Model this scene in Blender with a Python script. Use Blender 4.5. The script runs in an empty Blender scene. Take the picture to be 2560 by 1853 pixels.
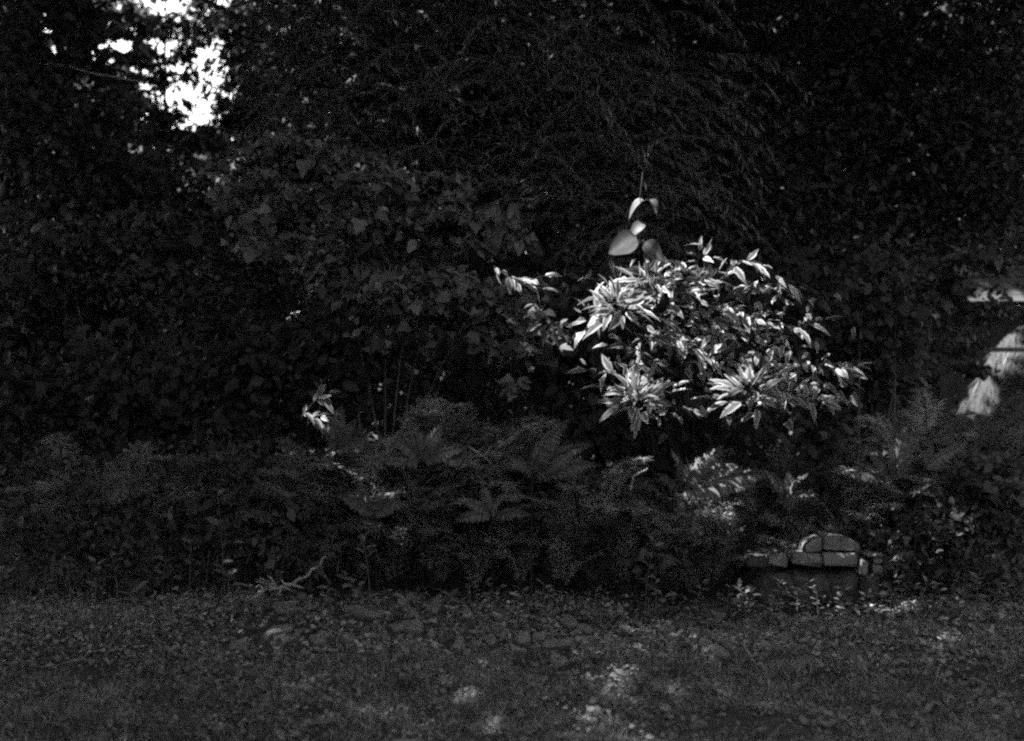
import bpy, math, random
import numpy as np

random.seed(11)
rng = np.random.default_rng(11)
C = bpy.context.scene
COL = C.collection
R = math.radians

# ------------------------------------------------------------------ camera, sky, sun, exposure
CAM_H = 1.45
F = 2560 * 50.0 / 36.0            # focal length in photo pixels
cam_d = bpy.data.cameras.new("camera")
cam_d.lens = 50.0
cam_d.sensor_width = 36.0
cam_d.clip_end = 2000
cam_d.dof.use_dof = True
cam_d.dof.focus_distance = 8.5
cam_d.dof.aperture_fstop = 1.6
cam = bpy.data.objects.new("camera", cam_d)
COL.objects.link(cam)
cam.location = (0, 0, CAM_H)
cam.rotation_euler = (R(90), 0, 0)
C.camera = cam

SUN = np.array((-0.60, -0.12, 0.79))
SUN /= np.linalg.norm(SUN)        # direction towards the sun
sun_d = bpy.data.lights.new("sun", 'SUN')
sun_d.energy = 4.4
sun_d.angle = R(0.55)
sun_d.color = (1.0, 1.0, 1.0)     # black-and-white film
sun = bpy.data.objects.new("sun", sun_d)
COL.objects.link(sun)
sun.rotation_euler = (math.acos(SUN[2]), 0, math.atan2(SUN[1], SUN[0]) + math.pi / 2)

world = bpy.data.worlds.new("World")
C.world = world
world.use_nodes = True
wn, wl = world.node_tree.nodes, world.node_tree.links
bg = wn['Background']
skyt = wn.new('ShaderNodeTexSky')
skyt.sky_type = 'NISHITA'
skyt.sun_disc = False
skyt.sun_elevation = math.asin(SUN[2])
skyt.sun_rotation = math.atan2(SUN[0], SUN[1])
tobw = wn.new('ShaderNodeRGBToBW')
wl.new(skyt.outputs[0], tobw.inputs[0])
wl.new(tobw.outputs[0], bg.inputs['Color'])
bg.inputs['Strength'].default_value = 0.15

C.view_settings.view_transform = 'Standard'
C.view_settings.look = 'None'
C.view_settings.gamma = 1.0
C.view_settings.use_curve_mapping = False
C.view_settings.exposure = 2.55
C.render.engine = 'CYCLES'
C.cycles.use_denoising = False
C.cycles.pixel_filter_type = 'BLACKMAN_HARRIS'
C.cycles.filter_width = 2.4
C.cycles.max_bounces = 5
C.cycles.diffuse_bounces = 3
C.cycles.glossy_bounces = 2
C.cycles.transmission_bounces = 3
C.cycles.sample_clamp_indirect = 2.0

# ------------------------------------------------------------------ helpers

def P(px, py, Y):
    """the point at depth Y seen at a pixel of the photograph"""
    return np.array(((px - 1280) / F * Y, Y, CAM_H + (926.5 - py) / F * Y))

def gz(py):
    """depth of flat ground at photo row py"""
    return CAM_H * F / (py - 926.5)

def unit(v):
    v = np.asarray(v, float)
    return v / np.maximum(np.linalg.norm(v, axis=-1, keepdims=True), 1e-9)

def tag(o, label=None, cat=None, group=None, kind=None):
    if label: o['label'] = label
    if cat: o['category'] = cat
    if group: o['group'] = group
    if kind: o['kind'] = kind
    return o

def make_mesh(name, V, T, mat, smooth=False, edge=None):
    V = np.asarray(V, np.float32).reshape(-1, 3)
    T = np.asarray(T, np.int32).reshape(-1, 3)
    me = bpy.data.meshes.new(name)
    me.vertices.add(len(V))
    me.vertices.foreach_set('co', V.ravel())
    me.loops.add(len(T) * 3)
    me.loops.foreach_set('vertex_index', T.ravel())
    me.polygons.add(len(T))
    me.polygons.foreach_set('loop_start', np.arange(0, len(T) * 3, 3, dtype=np.int32))
    if smooth:
        me.polygons.foreach_set('use_smooth', np.ones(len(T), bool))
    me.update(calc_edges=True)
    if edge is not None:
        me.attributes.new('edge', 'FLOAT', 'POINT').data.foreach_set('value', np.asarray(edge, np.float32))
    if mat: me.materials.append(mat)
    return me

def add(name, me, parent=None, loc=(0, 0, 0)):
    o = bpy.data.objects.new(name, me)
    COL.objects.link(o)
    o.location = loc
    if parent: o.parent = parent
    return o

def empty(name, loc, label, cat, group=None):
    o = bpy.data.objects.new(name, None)
    o.empty_display_size = 0.1
    COL.objects.link(o)
    o.location = loc
    return tag(o, label, cat, group)

def join(parts):
    Vs, Ts, k = [], [], 0
    for V, T in parts:
        Vs.append(V); Ts.append(np.asarray(T) + k); k += len(V)
    return np.concatenate(Vs), np.concatenate(Ts)

def tube(pts, radii, sides=5):
    pts = np.asarray(pts, float); n = len(pts)
    radii = np.broadcast_to(np.asarray(radii, float), (n,))
    tan = unit(np.gradient(pts, axis=0))
    up = np.array((0.31, 0.17, 0.93)) if abs(tan[0][2]) < 0.9 else np.array((1.0, 0.1, 0.0))
    a = unit(np.cross(tan, up)); b = np.cross(tan, a)
    ang = np.arange(sides) * 2 * math.pi / sides
    ring = a[:, None, :] * np.cos(ang)[None, :, None] + b[:, None, :] * np.sin(ang)[None, :, None]
    V = (pts[:, None, :] + ring * radii[:, None, None]).reshape(-1, 3)
    T = []
    for i in range(n - 1):
        for j in range(sides):
            p, q = i * sides + j, i * sides + (j + 1) % sides
            T += [(p, q, q + sides), (p, q + sides, p + sides)]
    e = (n - 1) * sides
    for j in range(1, sides - 1): T.append((e, e + j, e + j + 1))
    return V, np.array(T)

def curve3(p0, p1, p2, n):
    t = np.linspace(0, 1, n)[:, None]
    return (1 - t) ** 2 * np.asarray(p0) + 2 * t * (1 - t) * np.asarray(p1) + t * t * np.asarray(p2)

# leaf templates: length 1 along +Y, normal +Z
def leaf_t(width, prof, n=4, fold=0.18, droop=0.2, wave=0.0, petiole=0.0, seed=0):
    r = np.random.default_rng(seed)
    V = [(0, 0, 0)]
    T = []
    rows = []
    for i in range(1, n):
        t = i / n
        w = prof(t) * width / 2
        z = -droop * t * t
        y = t * (1 - 0.25 * droop * t)
        k = len(V)
        wl_, wr_ = w * (1 + wave * r.normal()), w * (1 + wave * r.normal())
        V += [(-wl_, y, z + fold * wl_ + wave * 0.08 * r.normal()), (0, y, z), (wr_, y, z + fold * wr_ + wave * 0.08 * r.normal())]
        rows.append(k)
    V.append((0, 1 - 0.25 * droop, -droop))
    tip = len(V) - 1
    k = rows[0]
    T += [(0, k + 1, k), (0, k + 2, k + 1)]
    for a, b in zip(rows[:-1], rows[1:]):
        T += [(a, a + 1, b + 1), (a, b + 1, b), (a + 1, a + 2, b + 2), (a + 1, b + 2, b + 1)]
    k = rows[-1]
    T += [(k, k + 1, tip), (k + 1, k + 2, tip)]
    V = np.array(V, float)
    if petiole:
        V[:, 1] += petiole
        m = len(V)
        V = np.concatenate([V, np.array([(-0.008, 0, 0.0), (0.008, 0, 0.0), (0, petiole + 0.02, 0.004)])])
        T.append((m, m + 1, m + 2))
    return V, np.array(T)

def edge_of(n, petiole):
    """0 on the midrib, 1 on the margin of a leaf_t leaf"""
    return [0.3] + [1.0, 0.0, 1.0] * (n - 1) + [0.8] + ([0.0] * 3 if petiole else [])

lance = lambda t: (math.sin(math.pi * t ** 0.8) ** 0.9) * (1.15 - 0.35 * t)
oval = lambda t: math.sin(math.pi * t ** 0.85) ** 0.7
heart = lambda t: (math.sin(math.pi * t ** 0.62) ** 0.75)
narrow = lambda t: math.sin(math.pi * t) ** 0.6

def lobed_t(kind=0, fold=0.12):
    o = [
        [(-.05, 0), (-.34, -.04), (-.50, .30), (-.30, .34), (-.22, .62), (0, 1.0), (.22, .62), (.30, .34), (.50, .30), (.34, -.04), (.05, 0)],
        [(-.04, 0), (-.42, .05), (-.36, .34), (-.16, .66), (0, 1.0), (.16, .66), (.36, .34), (.42, .05), (.04, 0)],
        [(-.04, 0), (-.30, .08), (-.62, .30), (-.34, .42), (-.30, .66), (0, 1.0), (.30, .66), (.34, .42), (.62, .30), (.30, .08), (.04, 0)],
    ][kind]
    V = [(0, .35, -0.02), (0, 0.0, 0.0)] + [(x, y, fold * abs(x) - 0.15 * y * y) for x, y in o]
    T = []
    n = len(o)
    for i in range(n - 1):
        T.append((0, 2 + i + 1, 2 + i))
    T.append((0, 2, 2 + n - 1))
    return np.array(V, float), np.array(T)

WILLOW = [leaf_t(0.17, narrow, 3, 0.1, d) for d in (0.1, 0.3, 0.5)]
OVAL = [leaf_t(0.55, oval, 3, f, d) for f, d in ((0.15, 0.1), (0.3, 0.25), (0.1, 0.35))]
ROUND = [leaf_t(0.8, oval, 3, f, d) for f, d in ((0.15, 0.1), (0.3, 0.25))]
LOBED = [lobed_t(0), lobed_t(1), lobed_t(2)]
CRUDE = [(np.array([(0, 0, 0), (-.36, .45, .06), (0, 1, -.12), (.36, .5, .05)], float), np.array([(0, 2, 1), (0, 3, 2)]))]

def frames(A, N):
    y = unit(A)
    z = unit(N - (N * y).sum(1, keepdims=True) * y)
    x = np.cross(y, z)
    return np.stack([x, y, z], axis=2)       # columns

def scatter(tmpls, pos, M, scale):
    n = len(pos)
    pick = rng.integers(0, len(tmpls), n)
    parts = []
    for k, (V, T) in enumerate(tmpls):
        idx = np.nonzero(pick == k)[0]
        if len(idx) == 0: continue
        W = np.einsum('nij,vj->nvi', M[idx], V) * scale[idx][:, None, None] + pos[idx][:, None, :]
        off = (np.arange(len(idx)) * len(V))[:, None, None]
        parts.append((W.reshape(-1, 3), (T[None] + off).reshape(-1, 3)))
    return join(parts)

def orient(n, nb=(0, -0.35, 0.8), spread=0.55, axis=(0, 0, 0), droop=0.35):
    N = unit(np.array(nb) + spread * rng.normal(size=(n, 3)))
    A = unit(np.array(axis) + rng.normal(size=(n, 3)) * (1, 1, 0.4))
    A = unit(A - 0.85 * (A * N).sum(1, keepdims=True) * N + np.array((0, 0, -droop)))
    return frames(A, N)

# ------------------------------------------------------------------ sun flecks: canopy leaves removed sunward of these points to light them
FLECKS = []
THIN = [(P(1230, 1750, 6.2), 1.05, .70)]  # canopy thinned sunward of this point to make a pool of light
def fleck(px, py, Y, r): FLECKS.append((P(px, py, Y), r))

def carve(pos):
    """leaves that stay after gaps are cut to let sun reach chosen points"""
    keep = np.ones(len(pos), bool)
    soft = rng.random(len(pos)) * 0.5 + 0.85
    for T, r in FLECKS:
        d = pos - T
        t = d @ SUN
        q = np.linalg.norm(d - t[:, None] * SUN, axis=1)
        keep &= ~((t > 0.55) & (q < r * soft))
    for T, r, f in THIN:
        d = pos - T
        t = d @ SUN
        q = np.linalg.norm(d - t[:, None] * SUN, axis=1)
        keep &= ~((t > 0.55) & (rng.random(len(pos)) < f * np.exp(-(q / r) ** 2)))
    return keep

for a in [(1540, 750, 8.45, 0.317), (1640, 690, 8.55, 0.299), (1740, 700, 8.65, 0.246), (1590, 975, 8.35, 0.220), (1880, 965, 8.45, 0.204),
          (2000, 1000, 8.55, 0.144), (1790, 650, 8.65, 0.211), (1910, 675, 8.65, 0.221), (1880, 790, 8.65, 0.128), (1960, 810, 8.65, 0.102),
          (1700, 860, 8.55, 0.150), (1800, 900, 8.55, 0.136), (2090, 925, 8.65, 0.085),
          (1590, 540, 8.55, 0.229), (1610, 610, 8.55, 0.194), (1310, 700, 8.8, .26), (1270, 680, 8.8, .16), (790, 992, 9.0, .195), (775, 1020, 9.0, .10),
          (668, 1472, 8.75, .13), (700, 1603, 7.70, .20), (780, 1622, 7.45, .14), (1775, 1632, 7.3, .07), (1300, 1662, 7.05, .05), (1430, 1665, 7.0, .04),
          (2465, 716, 17.4, .26), (2530, 718, 17.4, .30), (2535, 840, 17.2, .26), (2530, 920, 16.9, .40), (2440, 955, 16.8, .34)]:
    fleck(*a)

# ------------------------------------------------------------------ materials (black-and-white film: neutral greys)
def nodes(name):
    m = bpy.data.materials.new(name); m.use_nodes = True
    return m, m.node_tree.nodes, m.node_tree.links, m.node_tree.nodes['Principled BSDF'], m.node_tree.nodes['Material Output']

def leaf_mat(name, lo, hi, trans=0.3, rough=0.55, mottle=0.25, mscale=30.0, spec=0.3, island=True):
    m, n, l, b, out = nodes(name)
    geo = n.new('ShaderNodeNewGeometry'); oi = n.new('ShaderNodeObjectInfo')
    s = n.new('ShaderNodeMath'); s.operation = 'ADD'
    s.inputs[0].default_value = 0.0
    if island: l.new(geo.outputs['Random Per Island'], s.inputs[0])
    l.new(oi.outputs['Random'], s.inputs[1])
    fr = n.new('ShaderNodeMath'); fr.operation = 'FRACT'; l.new(s.outputs[0], fr.inputs[0])
    mr = n.new('ShaderNodeMapRange'); l.new(fr.outputs[0], mr.inputs['Value'])
    mr.inputs['To Min'].default_value = lo; mr.inputs['To Max'].default_value = hi
    tc = n.new('ShaderNodeTexCoord')
    nz = n.new('ShaderNodeTexNoise'); nz.inputs['Scale'].default_value = mscale; nz.inputs['Detail'].default_value = 3
    l.new(tc.outputs['Object'], nz.inputs['Vector'])
    mm = n.new('ShaderNodeMapRange'); l.new(nz.outputs['Fac'], mm.inputs['Value'])
    mm.inputs['From Min'].default_value = 0.3; mm.inputs['From Max'].default_value = 0.7
    mm.inputs['To Min'].default_value = 1 - mottle; mm.inputs['To Max'].default_value = 1 + mottle
    mu = n.new('ShaderNodeMath'); mu.operation = 'MULTIPLY'
    l.new(mr.outputs[0], mu.inputs[0]); l.new(mm.outputs[0], mu.inputs[1])
    cmb = n.new('ShaderNodeCombineColor')
    for i in range(3): l.new(mu.outputs[0], cmb.inputs[i])
    l.new(cmb.outputs[0], b.inputs['Base Color'])
    b.inputs['Roughness'].default_value = rough
    b.inputs['Specular IOR Level'].default_value = spec
    if trans > 0:
        tr = n.new('ShaderNodeBsdfTranslucent'); l.new(cmb.outputs[0], tr.inputs['Color'])
        mx = n.new('ShaderNodeMixShader'); mx.inputs[0].default_value = trans
        l.new(b.outputs[0], mx.inputs[1]); l.new(tr.outputs[0], mx.inputs[2])
        l.new(mx.outputs[0], out.inputs['Surface'])
    return m

def rough_mat(name, lo, hi, scale=6.0, detail=8, bump=0.4, rough=0.9, stretch=(1, 1, 1), bscale=None):
    m, n, l, b, out = nodes(name)
    tc = n.new('ShaderNodeTexCoord'); mp = n.new('ShaderNodeMapping')
    mp.inputs['Scale'].default_value = stretch
    l.new(tc.outputs['Object'], mp.inputs['Vector'])
    nz = n.new('ShaderNodeTexNoise'); nz.inputs['Scale'].default_value = scale; nz.inputs['Detail'].default_value = detail
    nz.inputs['Roughness'].default_value = 0.65
    l.new(mp.outputs[0], nz.inputs['Vector'])
    cr = n.new('ShaderNodeValToRGB'); l.new(nz.outputs['Fac'], cr.inputs[0])
    cr.color_ramp.elements[0].position = 0.3; cr.color_ramp.elements[0].color = (lo, lo, lo, 1)
    cr.color_ramp.elements[1].position = 0.72; cr.color_ramp.elements[1].color = (hi, hi, hi, 1)
    l.new(cr.outputs[0], b.inputs['Base Color'])
    b.inputs['Roughness'].default_value = rough; b.inputs['Specular IOR Level'].default_value = 0.2
    n2 = n.new('ShaderNodeTexNoise'); n2.inputs['Scale'].default_value = bscale or scale * 4; n2.inputs['Detail'].default_value = 5
    l.new(mp.outputs[0], n2.inputs['Vector'])
    bp = n.new('ShaderNodeBump'); bp.inputs['Strength'].default_value = bump; bp.inputs['Distance'].default_value = 0.02
    l.new(n2.outputs['Fac'], bp.inputs['Height']); l.new(bp.outputs[0], b.inputs['Normal'])
    return m

def pale_edged_mat(name, inner, margin, trans=0.3, a=.42, b_=.80, nscale=25):
    m, n, l, b, out = nodes(name)
    at = n.new('ShaderNodeAttribute'); at.attribute_name = 'edge'
    tc = n.new('ShaderNodeTexCoord'); oi = n.new('ShaderNodeObjectInfo'); geo = n.new('ShaderNodeNewGeometry')
    nz = n.new('ShaderNodeTexNoise'); nz.inputs['Scale'].default_value = nscale; nz.inputs['Detail'].default_value = 3
    l.new(tc.outputs['Object'], nz.inputs['Vector'])
    ad = n.new('ShaderNodeMath'); ad.operation = 'MULTIPLY_ADD'
    l.new(nz.outputs['Fac'], ad.inputs[0]); ad.inputs[1].default_value = 0.9
    l.new(at.outputs['Fac'], ad.inputs[2])
    mr = n.new('ShaderNodeMapRange'); l.new(ad.outputs[0], mr.inputs['Value'])
    mr.inputs['From Min'].default_value = a + .45; mr.inputs['From Max'].default_value = b_ + .45
    mr.inputs['To Min'].default_value = inner; mr.inputs['To Max'].default_value = margin
    s_ = n.new('ShaderNodeMath'); s_.operation = 'ADD'
    l.new(geo.outputs['Random Per Island'], s_.inputs[0]); l.new(oi.outputs['Random'], s_.inputs[1])
    fr = n.new('ShaderNodeMath'); fr.operation = 'FRACT'; l.new(s_.outputs[0], fr.inputs[0])
    m2 = n.new('ShaderNodeMapRange'); l.new(fr.outputs[0], m2.inputs['Value'])
    m2.inputs['To Min'].default_value = .6; m2.inputs['To Max'].default_value = 1.2
    mu = n.new('ShaderNodeMath'); mu.operation = 'MULTIPLY'; l.new(mr.outputs[0], mu.inputs[0]); l.new(m2.outputs[0], mu.inputs[1])
    cmb = n.new('ShaderNodeCombineColor')
    for i in range(3): l.new(mu.outputs[0], cmb.inputs[i])
    l.new(cmb.outputs[0], b.inputs['Base Color']); b.inputs['Roughness'].default_value = .5; b.inputs['Specular IOR Level'].default_value = .3
    tr = n.new('ShaderNodeBsdfTranslucent'); l.new(cmb.outputs[0], tr.inputs['Color'])
    mx = n.new('ShaderNodeMixShader'); mx.inputs[0].default_value = trans
    l.new(b.outputs[0], mx.inputs[1]); l.new(tr.outputs[0], mx.inputs[2]); l.new(mx.outputs[0], out.inputs['Surface'])
    return m
M_SUNLEAF = pale_edged_mat('pale_edged_leaf', 0.11, 0.42, .33)
M_HEART = pale_edged_mat('large_leaf', 0.24, 0.09, .3, -.45, .55, 9)
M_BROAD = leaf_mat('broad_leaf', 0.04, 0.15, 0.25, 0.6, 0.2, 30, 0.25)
M_SHADE = leaf_mat('shade_toned_leaf', 0.025, 0.08, 0.2, 0.65, 0.3, 10, 0.2)  # grey lowered so the gloom of the thicket is in the colour
M_DARK = leaf_mat('shade_darkened_leaf', 0.022, 0.05, 0.2, 0.65, 0.2, 20, 0.2)  # darker than real foliage; deep shade put into the leaf colour
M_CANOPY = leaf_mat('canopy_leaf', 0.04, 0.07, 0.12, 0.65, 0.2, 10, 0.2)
M_WILLOW = leaf_mat('willow_leaf', 0.05, 0.15, 0.25, 0.55, 0.2, 30)
M_FEATHER = leaf_mat('feathery_leaf', 0.05, 0.24, 0.25, 0.7, 0.5, 4, 0.2, False)
M_FERN = leaf_mat('fern_leaf', 0.07, 0.14, 0.3, 0.6, 0.2, 30, 0.25)
M_WEED = leaf_mat('weed_leaf', 0.07, 0.17, 0.25, 0.55, 0.2, 50)
M_GRASS = leaf_mat('grass_blade', 0.07, 0.22, 0.25, 0.6, 0.6, 7.0, 0.25)
M_STRAW = leaf_mat('straw', 0.04, 0.13, 0.1, 0.8, 0.2, 6, 0.2)
M_BARK = rough_mat('bark', 0.03, 0.08, 9, 8, 0.8, 0.95, (1, 1, 0.25))
M_DSTEM = rough_mat('dark_stem', 0.015, 0.03, 30, 4, 0.1, 0.8)
M_STEM = rough_mat('green_stem', 0.06, 0.10, 30, 4, 0.1, 0.7)
M_TWIG = rough_mat('pale_twig', 0.2, 0.4, 30, 4, 0.4, 0.8)
M_STONE = rough_mat('pale_stone', 0.06, 0.22, 11, 10, 1.0, 0.9)
M_STONE_D = rough_mat('dark_stone', 0.015, 0.09, 13, 10, 1.0, 0.95)  # darker tone for the ruin's base and some side pieces
M_SLAB = rough_mat('flat_stone', 0.08, 0.27, 16, 10, 1.0, 0.9, (1, 1, 4))
M_WOOD = rough_mat('weathered_wood', 0.05, 0.12, 5, 8, 0.5, 0.85, (0.6, 6, 8))
M_WOOD_L = rough_mat('grey_boards', 0.035, 0.09, 5, 8, 0.5, 0.85, (0.6, 6, 8))
M_WOOD_D = rough_mat('dark_wood', 0.03, 0.06, 5, 8, 0.5, 0.9, (6, 6, 0.6))
M_SOIL = rough_mat('soil', 0.015, 0.06, 5, 10, 0.9, 0.95, (1, 1, 1), 30)
M_DEAD = rough_mat('dead_wood', 0.16, 0.24, 20, 2, 0.05, 0.5)

# ------------------------------------------------------------------ ground
def gh(x, y):
    return (0.03 * np.sin(1.3 * x + 0.4 * y) + 0.02 * np.sin(2.9 * y - 1.1 * x + 1) + 0.012 * np.sin(6.1 * x + 4.3 * y)) \
        + 0.05 * np.clip((y - 9) / 3, 0, 1)

def ground():
    a = np.concatenate([[-400, -150, -60, -30], np.linspace(-14, 14, 113), [30, 60, 150, 400]])
    b = np.concatenate([[-400, -150, -60, -20, -5], np.linspace(0, 26, 105), [40, 80, 200, 500]])
    X, Y = np.meshgrid(a, b)
    Z = gh(X, Y) + 0.012 * rng.normal(size=X.shape) * (np.abs(X) < 14)
    V = np.stack([X, Y, Z], -1).reshape(-1, 3)
    nx = len(a); T = []
    for j in range(len(b) - 1):
        for i in range(nx - 1):
            p = j * nx + i
            T += [(p, p + 1, p + nx + 1), (p, p + nx + 1, p + nx)]
    o = add('ground', make_mesh('ground', V, T, M_SOIL, True))
    tag(o, 'dark earth of the glade floor under grass and weeds', kind='structure')
ground()

# ------------------------------------------------------------------ trees
def clumpy(n, cen, rad, m=None, tight=0.3):
    """n points in an ellipsoid, gathered in uneven clumps"""
    cen = np.asarray(cen, float); rad = np.asarray(rad, float)
    m = m or max(4, n // 60)
    c = unit(rng.normal(size=(m, 3))) * (rng.random((m, 1)) ** 0.45)
    k = rng.integers(0, m, n)
    s = tight * (0.5 + rng.random(m))
    q = c[k] + rng.normal(size=(n, 3)) * s[k][:, None] * (1, 1, 0.7)
    return cen + q * rad

def px_blob(n, px, py, Y, rx, ry, rd, m=None, tight=0.3):
    c = P(px, py, Y)
    return clumpy(n, c, (rx / F * Y, rd, ry / F * Y), m, tight)

def gap_open(p):
    """drop what would hang across the opening towards the sky"""
    d = (p - P(478, 170, 12.5)) / 12.5 * F
    q = (d[:, 0] / (50 + .05 * np.clip(d[:, 2], -200, 300) + 24 * np.sin(d[:, 2] / 37.0) + 20 * np.sin(d[:, 2] / 13.0))) ** 2
    return p[~((q < 1) & (d[:, 2] > -150 + 25 * np.sin(d[:, 0] / 14)) & (d[:, 2] < 300) & (rng.random(len(p)) < .97))]

HOLES = [(115, 70, 16), (128, 108, 20), (150, 118, 12), (255, 103, 15), (298, 112, 19), (325, 112, 20), (275, 58, 10), (155, 205, 14), (212, 203, 18), (350, 215, 14),
         (300, 12, 13), (235, 4, 12), (180, 125, 10), (230, 135, 10), (200, 95, 9), (280, 150, 14), (330, 170, 14), (240, 170, 8), (300, 185, 10)]
def holes(p):
    px = p[:, 0] / p[:, 1] * F + 1280; py = 926.5 - (p[:, 2] - CAM_H) / p[:, 1] * F
    keep = np.ones(len(p), bool)
    for x, y, r in HOLES:
        keep &= ((px - x) ** 2 + (py - y) ** 2 > (r * (.75 + .6 * rng.random(len(p)))) ** 2)
    return p[keep]
def leaves(pos, tm, size, var=0.35, carve_it=True, **kw):
    if carve_it: pos = pos[carve(pos)]
    n = len(pos)
    return scatter(tm, pos, orient(n, **kw), size * (1 + var * (rng.random(n) * 2 - 1)))

def out_of_frame(p, lim=1.06):
    """True above or beside the photograph's frame"""
    t = CAM_H + 926.5 / F * p[:, 1] * lim
    return (p[:, 2] > t)

def tree(name, label, base, height, r0, crown_parts, limb_ends, mat, group=None, lean=(0, 0), cat='tree'):
    base = np.array((base[0], base[1], float(gh(base[0], base[1])) - 0.05))
    t = empty(name, base, label, cat, group)
    zz = np.linspace(0, 1, 9)
    path = np.stack([lean[0] * zz ** 1.5 + 0.06 * height / 8 * np.sin(5 * zz + base[0]), lean[1] * zz ** 1.5 + 0.05 * np.sin(4 * zz), zz * height], -1)
    V, T = tube(path, r0 * (1 - 0.8 * zz) * (1 + 0.25 * np.exp(-zz * 14)), 10)
    add('trunk', make_mesh('trunk', V, T, M_BARK, True), t)
    for e in limb_ends:
        e = np.asarray(e) - base
        k = min(0.92, max(0.18, (e[2] / height) * 0.6))
        s = np.array([np.interp(k, zz, path[:, i]) for i in range(3)])
        mid = (s + e) / 2 + np.array((0, 0, 0.12 * np.linalg.norm(e - s)))
        V, T = tube(curve3(s, mid, e, 7), np.linspace(r0 * 0.38 * (1 - 0.6 * k), 0.012, 7), 6)
        add('limb', make_mesh('limb', V, T, M_BARK, True), t)
    V, T = join(crown_parts)
    add('crown', make_mesh('crown', V - base, T, mat), t)
    return t

# high canopy: unseen sprays added to block the sun, handed to the nearest trunk
TRUNKS = {'left': (-4.6, 12.4), 'near': (-6.4, 6.4), 'far_left': (-9.5, 10.0), 'willow': (-0.5, 13.8), 'right': (3.4, 15.2), 'back': (-2.0, 17.6), 'corner': (-5.2, 1.6), 'right_near': (5.6, 6.0)}
can = {k: [] for k in TRUNKS}
tips = {k: [] for k in TRUNKS}
for gx in np.arange(-14.5, 9.6, 1.5):
    for gy in np.arange(-2.5, 21.5, 1.5):
        for lay in (0, 1, 2):
            c = np.array((gx + rng.uniform(-.6, .6), gy + rng.uniform(-.6, .6), (6.6, 8.6, 7.6)[lay] + rng.uniform(-.5, .6)))
            if gy > 12.5: c[2] += 0.27 * (gy - 12.5)
            if gy < 7.2 and -1.3 < gx < 4.4: continue      # left open so skylight falls on the lawn
            k = min(TRUNKS, key=lambda q: (TRUNKS[q][0] - c[0]) ** 2 + (TRUNKS[q][1] - c[1]) ** 2)
            p = clumpy((360, 360, 260)[lay], c, (1.3, 1.3, 0.8), 10, 0.34)
            p = p[out_of_frame(p)]
            if len(p) < 20: continue
            can[k].append(p)
            if rng.random() < 0.30 and out_of_frame(c[None], 1.0)[0]: tips[k].append(c)
def canopy(k, size=0.22): return leaves(np.concatenate(can[k]), CRUDE, size, nb=(0, 0, 0.9), spread=0.5)

# unseen leaf walls added beside the lawn to cut skylight from the sides
for k, xs, ys in (('near', (-6.8, -4.7), (1.0, 9.5)), ('corner', (-7.5, -3.6), (-5.5, 1.2)), ('right_near', (4.9, 7.2), (-4.0, 11.0))):
    for q in range(46):
        c = np.array((rng.uniform(*xs), rng.uniform(*ys), rng.uniform(.6, 6.2)))
        p = clumpy(300, c, (.9, 1.1, .8), 8, .34)
        lim_x = np.where(p[:, 1] > 0, .36 * p[:, 1] * 1.12 + .25, .6)
        can[k].append(p[np.abs(p[:, 0]) > lim_x])

# dark tree on the left
pl = [px_blob(2600, 70, 150, 11.5, 190, 200, .8), px_blob(2600, 110, 420, 11.8, 260, 190, .9), px_blob(2200, 60, 720, 11.5, 240, 200, .8),
      px_blob(2000, 330, 520, 12.6, 220, 130, .6), px_blob(420, 220, 170, 12.4, 140, 80, .5, 14, .2), px_blob(2600, 420, 600, 12.8, 260, 150, .6),
      px_blob(500, 160, 20, 11.8, 110, 50, .5), px_blob(2600, 150, 900, 12.4, 330, 260, .8)]
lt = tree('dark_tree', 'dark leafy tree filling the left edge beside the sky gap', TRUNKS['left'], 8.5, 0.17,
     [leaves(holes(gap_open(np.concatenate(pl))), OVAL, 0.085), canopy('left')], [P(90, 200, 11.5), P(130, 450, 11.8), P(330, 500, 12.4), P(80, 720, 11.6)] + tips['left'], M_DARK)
b0 = np.array(lt.location)
V, T = tube(np.linspace(P(-40, 128, 12.4), P(380, 210, 10.3), 16) + rng.normal(size=(16, 3)) * .004, np.linspace(.022, .005, 16), 6)
db = add('dead_branch', make_mesh('dead_branch', V - b0, T, M_DEAD, True), lt)
db['label'] = 'straight thin pale dead branch slanting down to the right towards the sky gap'
# arching willow-like tree in the middle
def strands(n, boxes, Y, L=(0.5, 1.1), size=0.095):
    pos, A, N, S, tw = [], [], [], [], []
    for i in range(n):
        x0, x1, y0, y1 = boxes[i % len(boxes)]
        p0 = P(rng.uniform(x0, x1), rng.uniform(y0, y1), Y + rng.normal() * 0.35)
        side = 1 if rng.random() < 0.55 else -1
        l = rng.uniform(*L)
        d = np.array((side * rng.uniform(.5, 1), rng.normal() * .35, rng.uniform(-.1, .35))) * l
        pm = p0 + d * 0.55 + np.array((0, 0, 0.10 * l)); p2 = p0 + d + np.array((0, 0, -rng.uniform(.15, .6) * l))
        c = curve3(p0, pm, p2, 16)
        tw.append(tube(c[::3], np.linspace(.005, .0015, len(c[::3])), 3))
        tn = unit(np.gradient(c, axis=0))
        for q in range(2, 16):
            for sd in (-1, 1):
                if rng.random() < .2: continue
                side_v = unit(np.cross(tn[q], (0, 0, 1)))
                pos.append(c[q]); A.append(tn[q] * .9 + sd * side_v * .55 + np.array((0, 0, -.45)) + rng.normal(size=3) * .25)
                N.append(np.array((0, -.4, .8)) + rng.normal(size=3) * .4); S.append(size * rng.uniform(.6, 1.25))
    pos = np.array(pos); k = carve(pos)
    V, T = scatter(WILLOW, pos[k], frames(np.array(A)[k], np.array(N)[k]), np.array(S)[k])
    return (V, T), join(tw)
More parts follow.
